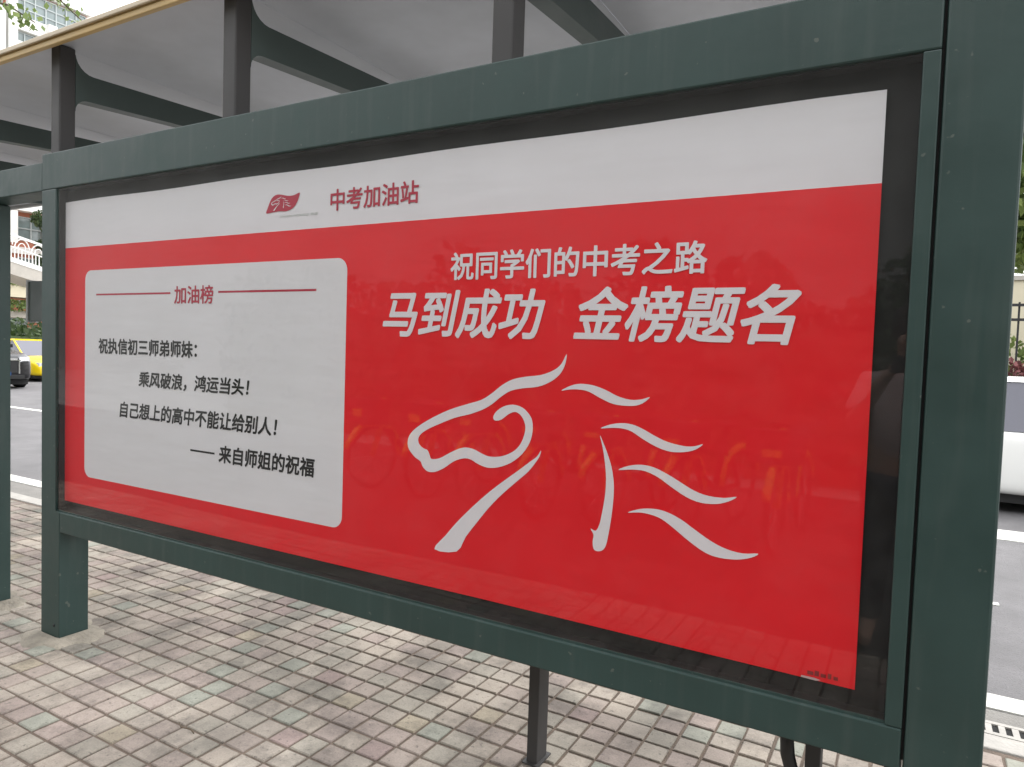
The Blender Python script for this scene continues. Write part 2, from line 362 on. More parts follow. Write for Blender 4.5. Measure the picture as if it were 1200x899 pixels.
nx0 = int((-9.5 - TX) / PITCH); nx1 = int((8.0 - TX) / PITCH); ny0 = int((-2.15 - TY) / PITCH)
ny1 = int((1.425 - 0.055 - TY) / PITCH)
for i in range(nx0, nx1 + 1):
    for j in range(ny0, ny1 + 1):
        x, y = TX + i * PITCH, TY + j * PITCH
        if blocked(x, y): continue
        ar = 0
        p = px((x, y, 0)); q = px((x + 0.05, y, 0)); r = px((x, y + 0.05, 0))
        if p and q and r and -5 < p[0] < 1205 and p[1] < 905:
            low = 626 + (p[0] - 69) * 0.2805
            vis = (p[0] > 110 and p[1] > low and p[0] < 1058) or p[0] < 50 or (p[0] <= 110 and p[1] > 742) or p[0] > 1160
            if vis: ar = abs((q[0] - p[0]) * (r[1] - p[1]) - (q[1] - p[1]) * (r[0] - p[0]))
        tiles.append((ar, x, y, random.randrange(14), random.choice((0, 1, 2, 3))))
tiles.sort(key=lambda t: -t[0])
for n_, (ar, x, y, k, rr) in enumerate(tiles[:300]):
    o = bpy.data.objects.new('tile', variants[k][2]); COL.objects.link(o); o.parent = pav
    o.location = (x + random.uniform(-0.0012, 0.0012), y + random.uniform(-0.0012, 0.0012), 0)
    o.rotation_euler = (0, 0, rr * pi / 2 + random.uniform(-0.006, 0.006))
V = []; Fc = []
for ar, x, y, k, rr in tiles[300:]:
    v, f, _ = variants[k]; b0 = len(V)
    V += [(a + x, b + y, c) for a, b, c in v]; Fc += [tuple(i + b0 for i in q) for q in f]
me = bpy.data.meshes.new('tile_field'); me.from_pydata(V, [], Fc)
o = link('tile_field', me, M['tile'], pav); o['kind'] = 'stuff'
box('cycle_path', (-60, 40, -6.598, -2.121, -0.2, -0.003), M['dark_paving'], kind=STRUCT)
plaza = box('plaza', (-60, 40, -60, -6.6, -0.2, -0.002), M['conc_dark'], kind=STRUCT)
far_pav = box('far_pavement', (-150, 90, 13.0, 40, -0.139, 0.0), M['conc'], kind=STRUCT)

# cement collars round the posts
def collar(x0, x1, y0, y1, name='cement_patch', parent=None):
    cx, cy = (x0 + x1) / 2, (y0 + y1) / 2; bm = bmesh.new(); rings = []; N = 28
    for s, h in ((0.0, 0.022), (0.3, 0.020), (0.65, 0.012), (0.9, 0.005), (1.12, -0.006)):
        ring = []
        for k in range(N):
            a = 2 * pi * k / N; c, sn = cos(a), sin(a)
            t = 1 / max(abs(c) / ((x1 - x0) / 2 + 0.004), abs(sn) / ((y1 - y0) / 2 + 0.004))
            ext = s * (0.085 + 0.024 * sin(3 * a + 1) + 0.014 * sin(7 * a) + 0.008 * sin(13 * a + 2)) 
            jit = random.uniform(-0.006, 0.006) * (1 if s > 0 else 0)
            ring.append(bm.verts.new((cx + c * (t * (1 + 0) + ext + jit), cy + sn * (t + ext + jit), h + random.uniform(-0.003, 0.003) * (s > 0))))
        rings.append(ring)
    for a, b in zip(rings, rings[1:]):
        for k in range(N): bm.faces.new((a[k], a[(k + 1) % N], b[(k + 1) % N], b[k]))
    return link(name, bm_mesh(name, bm), M['cement'], parent, smooth=True)

# ================================================================== BUS SHELTER
sh = thing('bus_shelter', (0, 0, 0), 0, 'teal steel bus shelter with a grey cantilever roof edged in ochre', 'bus shelter')
Z0 = 2.835
def rz_(y): return Z0 + 0.047
# roof sheets
for k in range(-5, 5):
    x0 = -1.36 + 1.25 * k + 0.04 + 1.25 * 1; x1 = x0 + 1.25
    bm = bmesh.new()
    add_prism(bm, [(0.0005, rz_(0)), (2.12, rz_(2.12)), (2.12, rz_(2.12) + 0.012), (0.0005, rz_(0) + 0.012)], 'x', x0 + 0.0015, x1 - 0.0015)
    link('roof_panel', bm_mesh('roof_panel', bm), M['roof'], sh)
XR0, XR1 = -6.33, 6.17
box('roof_trim', (XR0, XR1, -0.045, -0.022, Z0 - 0.004, Z0 + 0.024), M['ochre'], sh, bev=0.004)
box('roof_trim', (XR0, XR1, -0.046, 0.0, Z0 + 0.0245, Z0 + 0.0465), M['ochre'], sh)
box('roof_trim', (XR0, XR1, -0.058, -0.0465, Z0 + 0.025, Z0 + 0.047), M['cream_trim'], sh, bev=0.004)
box('gutter_edge', (XR0, XR1, 2.122, 2.16, rz_(2.12) - 0.03, rz_(2.12) + 0.05), M['grey_metal'], sh, bev=0.004)
def arc(cy, cz, r, a0, a1, n=6): return [(cy + r * cos(a0 + (a1 - a0) * k / n), cz + r * sin(a0 + (a1 - a0) * k / n)) for k in range(n + 1)]
def bracket(x, zb, w=0.075):
    y0, y1 = 0.030, 0.105; r1, r2 = 0.060, 0.085
    box('roof_post', (x, x + w, y0, y1, zb, rz_(y0) - 0.002), M['post'], sh, bev=0.006)
    lo = lambda y: 2.645 + 0.066 * (y - 0.1)
    up = lambda y: 2.772 + 0.045 * (y - 0.1)
    poly = [(y1 + 0.0005, lo(y1) - r1)] + [(y1 + r1 - r1 * cos(t), lo(y1 + r1) - r1 + r1 * sin(t)) for t in [pi / 2 * k / 6 for k in range(1, 7)]]
    poly += [(2.04, lo(2.04)), (2.04, up(2.04))]
    poly += [(y1 + r2 - r2 * sin(t), up(y1 + r2) + r2 - r2 * cos(t)) for t in [pi / 2 * k / 6 for k in range(0, 6)]]
    poly += [(y1 + 0.0005, up(y1) + r2)]
    return prism('roof_bracket', poly, 'x', x + 0.002, x + w - 0.002, M['arm'], sh, bev=0.004)
for k in range(-4, 5):
    x = -0.105 + 1.25 * k
    if abs(x - 3.645) < 0.05: continue
    bracket(x, 2.3605 if -0.2 < x < 3.6 else 2.3255)
# main columns
def column(x0, x1, top, z0=0.0):
    o = box('column', (x0, x1, 0.0, 0.14, z0, top), M['teal'], sh, bev=0.006)
    c = collar(x0, x1, 0.0, 0.14, 'cement_patch', o); return o
column(3.599, 3.750, Z0 + 0.046)
column(-0.88, -0.717, 2.184)
column(-4.75, -4.587, 2.184)
box('side_beam', (-4.9, -0.1262, 0.003, 0.137, 2.186, 2.3245), M['teal'], sh, bev=0.005)

# ================================================================== POSTER LIGHT BOX
lb = thing('poster_box', (0, 0, 0), 0, 'large glazed teal display box holding the red poster, between the shelter columns', 'display box')
fr = dict(bev=0.005)
T = M['teal']
box('top_rail', (-0.1245, 3.592, 0.0, 0.14, 2.188, 2.360), T, lb, **fr)
box('bottom_rail', (0.0385, 3.592, 0.0, 0.14, 0.541, 0.641), T, lb, **fr)
leg = prism('leg', [(-0.125, 0.0), (0.038, 0.0), (0.038, 0.6405), (0.0, 0.6405), (0.0, 2.1875), (-0.125, 2.1875)], 'y', 0.0, 0.14, T, lb, bev=0.004); collar(-0.125, 0.038, 0.0, 0.14, 'cement_patch', leg)
box('side_rail', (3.556, 3.592, 0.0, 0.14, 0.6412, 2.1878), T, lb, bev=0.003)
box('gap_shade_strip', (3.5925, 3.5985, 0.02, 0.10, 0.56, 2.34), M['rubber'], lb)  # black strip set in the open gap, standing in for its shade
box('backing_panel', (0.0, 3.556, 0.05, 0.058, 0.641, 2.188), M['black'], lb)
box('rear_panel', (0.0, 3.556, 0.120, 0.128, 0.641, 2.188), M['grey_metal'], lb)
# inner black lining of the opening
box('lining', (0.0004, 0.008, 0.014, 0.0495, 0.645, 2.184), M['black'], lb)
box('lining', (0.0085, 3.5555, 0.014, 0.0495, 0.6414, 0.647), M['black'], lb)
box('lining', (0.0085, 3.5555, 0.014, 0.0495, 2.182, 2.1876), M['black'], lb)
# thin bright bead under the glass
box('glazing_bead', (0.0085, 3.5555, 0.0065, 0.0125, 0.6418, 0.6475), M['teal'], lb)
box('glass_pane', (0.0012, 3.5548, 0.007, 0.0105, 0.6480, 2.1868), M['pane'], lb)
tube('latch', [(1.60, 0.06, 0.536), (1.66, 0.06, 0.536)], 0.012, M['rubber'], lb)
tube('bolt', [(-0.005, -0.003, 0.075), (-0.005, 0.004, 0.075)], 0.007, M['rubber'], lb)

# poster sheet: slightly sagging edges
X0, X1, ZB, ZT, YP = -0.0, 3.486, 0.694, 2.128, 0.040
def sag(x, z):
    t = (x - X0) / (X1 - X0)
    return 0
poster_edge_top = [(X0 + 0.009 + (X1 - X0 - 0.009) * k / 24, ZT + 0.0022 * sin(k * 0.9) * (k % 24 != 0)) for k in range(25)]
pos_red = flat_poly('poster', [(X0 + 0.009, ZB - 0.006), (1.2, ZB - 0.004), (2.4, ZB), (X1 + 0.003, ZB - 0.004), (X1, 1.911), (X0 + 0.009, 1.911)], YP, M['paper_red'], lb)
pos_red['label'] = 'red and white printed poster with white horse emblem'
flat_poly('white_band', poster_edge_top[::-1] + [(X0 + 0.009, 1.911), (X1, 1.911)], YP, M['paper_white'], pos_red)
def rounded(x0, x1, z0, z1, r, n=8):
    out = []
    for cx, cz, a in ((x1 - r, z1 - r, 0), (x0 + r, z1 - r, 1), (x0 + r, z0 + r, 2), (x1 - r, z0 + r, 3)):
        out += [(cx + r * cos(a * pi / 2 + pi / 2 * k / n), cz + r * sin(a * pi / 2 + pi / 2 * k / n)) for k in range(n + 1)]
    return out
flat_poly('message_panel', rounded(0.178, 1.815, 0.826, 1.799, 0.045), YP - 0.0006, M['paper_panel'], pos_red)

def text(name, s, x0, x1, z0, z1, m, bold=0.02, shear=0.0, y=YP - 0.0012, size=1.0):
    cu = bpy.data.curves.new(name, 'FONT'); cu.body = s; cu.size = size; cu.offset = 0.0; cu.shear = shear; cu.resolution_u = 3
    ob = bpy.data.objects.new('tmp', cu); COL.objects.link(ob)
    dg = bpy.context.evaluated_depsgraph_get(); src = bpy.data.meshes.new_from_object(ob.evaluated_get(dg))
    bpy.data.objects.remove(ob); bpy.data.curves.remove(cu)
    v0 = [(v.co.x, v.co.y) for v in src.vertices]; f0 = [tuple(p.vertices) for p in src.polygons]; bpy.data.meshes.remove(src)
    par = list(range(len(v0)))           # overlapping radicals: keep each contour a hair apart
    def find(a):
        while par[a] != a: par[a] = par[par[a]]; a = par[a]
        return a
    for f in f0:
        for q in f[1:]: par[find(q)] = find(f[0])
    ids = {}; isl = [ids.setdefault(find(i), len(ids)) for i in range(len(v0))]
    V = []; Fc = []      # heavy weight: the thin outline struck several times, a hair apart
    dirs = [(0, 0)] + ([(bold * a, bold * b) for a, b in ((1, 0), (-1, 0), (0, 1), (0, -1), (.8, .8), (-.8, .8), (.8, -.8), (-.8, -.8))] if bold else [])
    for k, (dx, dy) in enumerate(dirs):
        b0 = len(V); V += [(a + dx, k * 0.00010 + (isl[i] % 7) * 0.000013, b + dy) for i, (a, b) in enumerate(v0)]; Fc += [tuple(i + b0 for i in f) for f in f0]
    xs = [v[0] for v in V]; zs = [v[2] for v in V]; ax, bx, ay, by = min(xs), max(xs), min(zs), max(zs)
    V = [(x0 + (a - ax) / (bx - ax) * (x1 - x0), y - b, z0 + (c - ay) / (by - ay) * (z1 - z0)) for a, b, c in V]
    me = bpy.data.meshes.new(name); me.from_pydata(V, [], Fc)
    return link(name, me, m, pos_red)
text('lettering', '中考加油站', 1.728, 2.123, 1.967, 2.044, M['ink_red'], 0.018)
text('lettering', '祝同学们的中考之路', 2.260, 3.085, 1.709, 1.799, M['ink_white'], 0.020)
text('lettering', '马到成功', 1.983, 2.608, 1.522, 1.680, M['ink_white'], 0.023, 0.22)
text('lettering', '金榜题名', 2.703, 3.323, 1.524, 1.680, M['ink_white'], 0.023, 0.22)
text('lettering', '加油榜', 0.844, 1.095, 1.640, 1.716, M['ink_red'], 0.018)
text('lettering', '祝执信初三师弟师妹：', 0.291, 0.997, 1.414, 1.486, M['ink_black'], 0.026)
text('lettering', '乘风破浪，鸿运当头！', 0.599, 1.318, 1.274, 1.345, M['ink_black'], 0.026, 0.12)
text('lettering', '自己想上的高中不能让给别人！', 0.459, 1.477, 1.130, 1.203, M['ink_black'], 0.026, 0.12)
text('lettering', '来自师姐的祝福', 1.141, 1.677, 0.995, 1.068, M['ink_black'], 0.026, 0.08)
def rect(name, x0, x1, z0, z1, m, y=YP - 0.0012):
    return flat_poly(name, [(x0, z0), (x1, z0), (x1, z1), (x0, z1)], y, m, pos_red)
rect('printed_line', 0.269, 0.818, 1.682, 1.690, M['ink_red']); rect('printed_line', 1.125, 1.667, 1.683, 1.691, M['ink_red'])
rect('printed_line', 0.961, 1.116, 1.025, 1.033, M['ink_black'])
HORSE = [[(2684,1484),(2668,1454),(2643,1434),(2601,1418),(2553,1411),(2504,1400),(2466,1380),(2432,1354),(2393,1330),(2340,1313),(2274,1291),(2206,1260),(2149,1227),(2115,1198),(2104,1171),(2110,1145),(2136,1121),(2160,1109),(2169,1093),(2189,1079),(2219,1080),(2256,1097),(2292,1122),(2328,1136),(2356,1137),(2389,1124),(2424,1117),(2464,1123),(2508,1142),(2546,1173),(2570,1209),(2579,1243),(2577,1277),(2563,1299),(2540,1316),(2507,1322),(2474,1314),(2448,1296),(2438,1278),(2445,1268),(2464,1271),(2478,1280),(2494,1292),(2514,1300),(2530,1296),(2545,1281),(2554,1256),(2549,1226),(2534,1196),(2507,1173),(2468,1157),(2428,1153),(2399,1160),(2371,1170),(2339,1173),(2309,1165),(2273,1147),(2236,1127),(2205,1122),(2198,1132),(2188,1149),(2171,1154),(2154,1165),(2148,1183),(2159,1201),(2188,1220),(2232,1240),(2293,1265),(2353,1282),(2400,1300),(2434,1320),(2467,1346),(2500,1365),(2544,1375),(2592,1382),(2634,1399),(2664,1423),(2680,1452)],[(2610,1190),(2597,1170),(2574,1152),(2531,1118),(2477,1077),(2421,1031),(2364,978),(2311,924),(2270,876),(2227,823),(2315,830),(2349,884),(2389,936),(2434,992),(2478,1038),(2527,1083),(2570,1122),(2595,1154),(2607,1174)],[(2671,1375),(2701,1391),(2731,1398),(2770,1396),(2810,1385),(2848,1369),(2886,1361),(2918,1364),(2943,1372),(2927,1356),(2905,1346),(2873,1343),(2835,1346),(2796,1360),(2761,1376),(2731,1381),(2701,1380)],[(2800,1273),(2828,1286),(2861,1293),(2894,1292),(2926,1282),(2963,1265),(2999,1252),(3043,1245),(3072,1247),(3095,1255),(3077,1239),(3048,1229),(3009,1226),(2969,1235),(2927,1254),(2894,1272),(2866,1278),(2833,1277)],[(2859,1159),(2889,1174),(2926,1181),(2962,1178),(3003,1163),(3038,1146),(3078,1127),(3116,1118),(3157,1118),(3189,1125),(3169,1110),(3137,1099),(3096,1097),(3057,1107),(3013,1130),(2977,1151),(2940,1164),(2904,1165)],[(2892,1041),(2927,1056),(2963,1062),(2999,1060),(3043,1045),(3087,1020),(3130,997),(3171,983),(3212,979),(3250,985),(3232,971),(3196,960),(3152,957),(3115,964),(3071,987),(3027,1016),(2991,1037),(2959,1045),(2927,1046)],[(2799,1253),(2811,1231),(2825,1201),(2838,1166),(2847,1122),(2848,1077),(2844,1022),(2838,976),(2831,938),(2821,921),(2805,915),(2793,920),(2789,941),(2791,961),(2781,978),(2797,974),(2808,994),(2816,1037),(2822,1083),(2823,1129),(2818,1173),(2809,1218)]]
for st in HORSE:
    flat_poly('horse_stroke', smoothpoly([(a / 1000, b / 1000) for a, b in st]), YP - 0.0012, M['ink_white'], pos_red)
flag = [(1.396, 1.983), (1.405, 2.003), (1.416, 2.024), (1.430, 2.040), (1.449, 2.048), (1.470, 2.048), (1.495, 2.043), (1.520, 2.039), (1.545, 2.040), (1.573, 2.047),
        (1.569, 2.030), (1.560, 2.012), (1.546, 1.997), (1.526, 1.987), (1.500, 1.983), (1.470, 1.985), (1.440, 1.984), (1.415, 1.982)]
flat_poly('flag_logo', smoothpoly(flag), YP - 0.0012, M['ink_red'], pos_red)
hx = [a for st in HORSE for a, b in st]; hz = [b for st in HORSE for a, b in st]
for st in HORSE:
    flat_poly('logo_stroke', [(1.423 + (a - min(hx)) / (max(hx) - min(hx)) * 0.108, 1.989 + (b - min(hz)) / (max(hz) - min(hz)) * 0.052) for a, b in st], YP - 0.0018, M['ink_white'], pos_red)
text('small_lettering', 'ZHIXIN HONGQI 执信', 1.470, 1.668, 1.959, 1.970, M['ink_grey'], 0.0)
flat_poly('sticker', [(3.366, 0.691), (3.402, 0.690), (3.413, 0.694), (3.398, 0.6965), (3.368, 0.696)], YP - 0.0012, M['ink_pink'], pos_red); 
for k, (a, b) in enumerate(((3.381, 0.014), (3.398, 0.010), (3.412, 0.012), (3.428, 0.008), (3.441, 0.010))):
    rect('print_mark', a, a + b, 0.702, 0.702 + 0.009 + 0.004 * (k % 2), M['ink_darkred'])

# ================================================================== BENCH behind the box
be = thing('waiting_bench', (2.9, 0.42, 0), 0, 'dark waiting bench on square legs, glimpsed under the poster box', 'bench')
for k in range(4): box('slat', (-0.62, 0.78, -0.13 + k * 0.085, -0.05 + k * 0.085, 0.44, 0.465), M['post'], be, bev=0.004)
box('seat_beam', (-0.60, 0.76, -0.05, 0.01, 0.40, 0.4395), M['post'], be)
for x in (-0.47, 0.455, 0.66):
    l = box('leg', (x, x + 0.042, -0.06, 0.022, 0.0, 0.3995), M['post'], be, bev=0.004)
    box('foot_plate', (x - 0.012, x + 0.054, -0.072, 0.034, 0.0012, 0.006), M['post'], l)
tube('bracket', [(0.43, -0.04, 0.395), (0.40, -0.04, 0.36), (0.405, -0.04, 0.30), (0.42, -0.04, 0.25), (0.453, -0.04, 0.2)], 0.021, M['post'], be)

bt_ = tube('cigarette_butt', [(1.602, -0.228, 0.006), (1.622, -0.216, 0.006)], 0.004, M['ink_white'], None); tag(bt_, 'white cigarette butt lying in a joint of the paving', 'litter')
tw = tube('twig', [(1.17, -0.145, 0.005), (1.215, -0.17, 0.010), (1.25, -0.155, 0.006), (1.285, -0.165, 0.005)], 0.0022, M['bark'], None); tag(tw, 'thin dry twig lying on the pale tiles below the box', 'twig')

# ================================================================== BUS STOP SIGN BOARD
ss = thing('stop_sign_board', (-2.45, 1.27, 0), 0, 'dark green sign board on a post near the kerb, left of the poster box', 'sign')
box('board', (-0.36, 0.28, -0.035, 0.035, 1.605, 1.935), M['sign_dark'], ss, bev=0.006)
box('side_frame', (-0.385, -0.3605, -0.042, 0.042, 1.595, 1.945), M['grey_metal'], ss)
box('side_frame', (0.2805, 0.305, -0.042, 0.042, 1.595, 1.945), M['grey_metal'], ss)
tube('post', [(0, 0.06, 0), (0, 0.06, 2.1)], 0.03, M['post'], ss, 12)

# ================================================================== CARS
def loft(bm, stations):
    rings = [[bm.verts.new(p) for p in ring] for ring in stations]; n = len(rings[0])
    for a, b in zip(rings, rings[1:]):
        for k in range(n - 1): bm.faces.new((a[k], a[k + 1], b[k + 1], b[k]))
    return rings
def make_car(loc, rz, paint, label, L=4.6, W=1.80, H=1.45, suv=False, taxi=False):
    c = thing('car', loc, rz, label, 'car', 'cars on the road')
    hw = W / 2; gb = 0.20 if not suv else 0.26
    belt = 0.62 * H if not suv else 0.60 * H
    # body side profile (x, top z, halfwidth, bottom)
    P = [(-L/2, 0.52*H, 0.76*hw, gb+0.14), (-L/2+0.06, 0.62*H, 0.88*hw, gb+0.04), (-L/2+0.35, belt+0.03, 0.97*hw, gb), (-L*0.30, belt+0.01, hw, gb), (-L*0.1, belt, hw, gb),
         (L*0.12, belt-0.01, hw, gb), (L*0.24, belt-0.03, 0.99*hw, gb), (L*0.36, belt-0.10, 0.97*hw, gb), (L/2-0.22, belt-0.20, 0.92*hw, gb), (L/2-0.05, belt-0.32, 0.80*hw, gb+0.02), (L/2, belt-0.42, 0.70*hw, gb+0.10)]
    st = []
    for x, zt, h_, zb in P:
        m_ = zb + (zt - zb) * 0.55
        prof = [(0.0, zb), (h_*0.93, zb), (h_*0.99, zb+0.06), (h_, m_), (h_*0.985, zt-0.07), (h_*0.93, zt-0.015), (h_*0.6, zt+0.012), (0, zt+0.02)]
        ring = [(x, -a, b) for a, b in prof] + [(x, a, b) for a, b in prof[::-1][1:]]
        st.append(ring)
    bm = bmesh.new(); r = loft(bm, st); bm.faces.new(r[0]); bm.faces.new(r[-1][::-1])
    bmesh.ops.remove_doubles(bm, verts=bm.verts[:], dist=0.0005)
    body = link('body', bm_mesh('body', bm), paint, c, smooth=True)
    md = body.modifiers.new('sub', 'SUBSURF'); md.levels = 1; md.render_levels = 2
    # cabin glass and roof
    xr0, xr1 = (-L*0.40, L*0.24) if not suv else (-L*0.47, L*0.22)
    xt0, xt1 = (-L*0.24, L*0.06) if not suv else (-L*0.40, L*0.06)
    hb, ht = 0.90*hw, 0.70*hw
    bz = belt - 0.02; tz = H - 0.05
    bm = bmesh.new()
    lo = [(xr0, -hb*0.85, bz), (xt0, -hb, bz), (xt1+0.2, -hb, bz), (xr1, -hb*0.82, bz), (xr1, hb*0.82, bz), (xt1+0.2, hb, bz), (xt0, hb, bz), (xr0, hb*0.85, bz)]
    hi = [(xt0-0.05, -ht*0.92, tz), (xt0+0.15, -ht, tz), (xt1-0.1, -ht, tz), (xt1, -ht*0.92, tz), (xt1, ht*0.92, tz), (xt1-0.1, ht, tz), (xt0+0.15, ht, tz), (xt0-0.05, ht*0.92, tz)]
    A = [bm.verts.new(p) for p in lo]; B = [bm.verts.new(p) for p in hi]
    for k in range(8): bm.faces.new((A[k], A[(k+1) % 8], B[(k+1) % 8], B[k]))
    bm.faces.new(B)
    gl = link('window', bm_mesh('window', bm), M['car_glass'], c)
    bm = bmesh.new()
    A = [bm.verts.new((p[0], p[1]*1.03, p[2]+0.002)) for p in hi]; B = [bm.verts.new((p[0]*0.97, p[1]*0.9, H)) for p in hi]
    for k in range(8): bm.faces.new((A[k], A[(k+1) % 8], B[(k+1) % 8], B[k]))
    bm.faces.new(B); bm.faces.new(A[::-1]); link('roof', bm_mesh('roof', bm), paint, c)
    for s in (-1, 1):      # pillars
        for (a, b) in ((lo[0], hi[0]), (lo[3], hi[3]), ((xt1*0.3+xt0*0.7, -hb, bz), (xt1*0.3+xt0*0.7, -ht, tz)), ((xt1*0.3+xt0*0.7+0.95, -hb, bz), (xt1-0.12, -ht, tz))):
            bm = bmesh.new(); add_tube(bm, [(a[0], s*-a[1]*1.01, a[2]), (b[0], s*-b[1]*1.01, b[2])], 0.03, 6); link('pillar', bm_mesh('pillar', bm), paint, c)
    R_ = 0.33 if not suv else 0.37
    for x in (-L*0.29, L*0.31):
        for s in (-1, 1):
            bm = bmesh.new(); ring = [(R_*0.66, 0.0), (R_*0.7, 0.10), (R_*0.96, 0.11), (R_, 0.07), (R_, -0.07), (R_*0.96, -0.11), (R_*0.66, -0.11)]
            N = 24; rr = [[bm.verts.new((x + q*cos(2*pi*k/N), s*(hw-0.09)+s*t, R_ + q*sin(2*pi*k/N))) for k in range(N)] for q, t in ring]
            for a, b in zip(rr, rr[1:]):
                for k in range(N): bm.faces.new((a[k], a[(k+1) % N], b[(k+1) % N], b[k]))
            wh = link('wheel', bm_mesh('wheel', bm), M['tyre'], c, smooth=True)
            bm = bmesh.new()
            bmesh.ops.create_cone(bm, segments=24, radius1=R_*0.68, radius2=R_*0.68, depth=0.02, cap_ends=True, matrix=Matrix.Translation((x, s*(hw-0.04), R_)) @ Matrix.Rotation(pi/2, 4, 'X'))
            rim = link('rim', bm_mesh('rim', bm), M['grey_metal'], wh)
            bm = bmesh.new()
            bmesh.ops.create_cone(bm, segments=28, radius1=R_*1.13, radius2=R_*1.13, depth=0.03, cap_ends=True, matrix=Matrix.Translation((x, s*(hw-0.045), R_+0.01)) @ Matrix.Rotation(pi/2, 4, 'X'))
            link('wheel_arch', bm_mesh('wheel_arch', bm), M['tyre'], c)
    for s in (-1, 1):
        bm = bmesh.new(); add_prism(bm, [(L/2-0.33, s*0.86*hw), (L/2-0.07, s*0.78*hw), (L/2-0.02, s*0.48*hw), (L/2-0.16, s*0.5*hw)][::s], 'z', belt-0.40, belt-0.24); link('headlight', bm_mesh('headlight', bm), M['lamp_lens'], c)
        box('tail_light', (-L/2-0.005, -L/2+0.15, min(s*0.5*hw, s*0.88*hw), max(s*0.5*hw, s*0.88*hw), belt-0.22, belt-0.08), M['tail_lens'], c)
        bm = bmesh.new(); add_box(bm, xt1+0.25, xt1+0.42, min(s*hw*0.95, s*hw*1.12), max(s*hw*0.95, s*hw*1.12), belt+0.01, belt+0.13, bev=0.02); link('side_mirror', bm_mesh('side_mirror', bm), paint, c)
    g = box('grille', (L/2-0.08, L/2+0.008, -0.42*hw, 0.42*hw, gb+0.22, belt-0.36), M['tyre'], c, bev=0.01)
    if suv:
        box('chrome_surround', (L/2-0.06, L/2+0.014, -0.50*hw, 0.50*hw, belt-0.355, belt-0.325), M['chrome'], c)
        for s in (-1, 1): box('chrome_surround', (L/2-0.06, L/2+0.014, s*0.46*hw-0.02, s*0.46*hw+0.02, gb+0.2, belt-0.36), M['chrome'], c)
    box('lower_intake', (L/2-0.10, L/2+0.004, -0.62*hw, 0.62*hw, gb+0.04, gb+0.16), M['tyre'], c, bev=0.01)
    box('number_plate', (L/2+0.008, L/2+0.02, -0.22, 0.22, gb+0.15, gb+0.26), M['car_blue'], c)
    box('underside', (-L*0.44, L*0.44, -hw*0.85, hw*0.85, 0.12, gb+0.05), M['tyre'], c)
    if taxi:
        box('taxi_light', (-0.45, -0.25, -0.28, 0.28, H+0.001, H+0.13), M['white_metal'], c, bev=0.02)
    return c
make_car((-24.9, 11.85, -0.12), 0, M['car_yellow'], 'yellow car with bright headlight behind the black car, front towards the shelter', L=4.6, W=1.82, H=1.47)
make_car((-30.0, 12.2, -0.12), 0, M['car_yellow'], 'second yellow car farther back, only its roof showing over the nearer yellow one', H=1.75, suv=True, taxi=True)
make_car((-22.0, 8.60, -0.12), 0, M['car_black'], 'black car at the left edge with chrome grille', L=4.9, W=1.95, H=2.0, suv=True)
make_car((-34.5, 10.6, -0.12), 0, M['car_blue'], 'small blue car far down the street above the black one', H=1.9, suv=True)
make_car((4.75, 8.30, -0.12), 0, M['car_white'], 'white car crossing the road right of the shelter column', L=4.7, W=1.80, H=1.50)

# ================================================================== VEGETATION
def leaves_mesh(name, pts, size, sq=0.6):
    V = []; Fc = []
    for p in pts:
        s = size * random.uniform(0.6, 1.3); e = Euler((random.uniform(0, pi), random.uniform(0, pi), random.uniform(0, 2*pi))).to_matrix()
        b = len(V)
        for q in ((-s, 0, 0), (0, -s*sq, 0), (s, 0, 0.1*s), (0, s*sq, 0)): V.append(tuple(Vector(p) + e @ Vector(q)))
        Fc.append((b, b+1, b+2, b+3))
    me = bpy.data.meshes.new(name); me.from_pydata(V, [], Fc); return me
def tree(loc, h, crown_r, label, lm='leaf', n=5000, size=0.14, clumps=26, trunk_r=0.16, low=0.35, group='street trees'):
    t = thing('tree', loc, random.uniform(0, 6), label, 'tree', group)
    bm = bmesh.new(); top = h * 0.7
    add_tube(bm, [(0, 0, -0.1), (0.05, 0, h*0.2), (-0.06, 0.05, h*0.45), (0.03, 0, top)], [trunk_r*1.3, trunk_r, trunk_r*0.8, trunk_r*0.3], 10)
    cl = []
    for k in range(clumps):
        a = random.uniform(0, 2*pi); rr = crown_r * math.sqrt(random.random()) * 0.85; z = h * random.uniform(low + 0.1, 0.95)
        f = 1 - abs((z/h - (low+0.95)/2) / (0.6)) * 0.5
        p = Vector((rr*cos(a)*f, rr*sin(a)*f, z)); cl.append((p, crown_r * random.uniform(0.22, 0.40)))
        if k % 2 == 0:
            z0 = h * random.uniform(0.25, 0.5); m_ = Vector((p.x*0.4, p.y*0.4, (z0+z)/2))
            add_tube(bm, [(0, 0, z0), m_, p], [trunk_r*0.5, trunk_r*0.3, trunk_r*0.1], 6)
    link('trunk', bm_mesh('trunk', bm), M['bark'], t, smooth=True)
    pts = []
    for k in range(n):
        p, r = random.choice(cl); d = Vector((random.gauss(0, 1), random.gauss(0, 1), random.gauss(0, 0.7))).normalized() * r * random.random() ** 0.4
        pts.append(p + d)
    link('crown', leaves_mesh('crown', pts, size), M[lm], t)
    return t
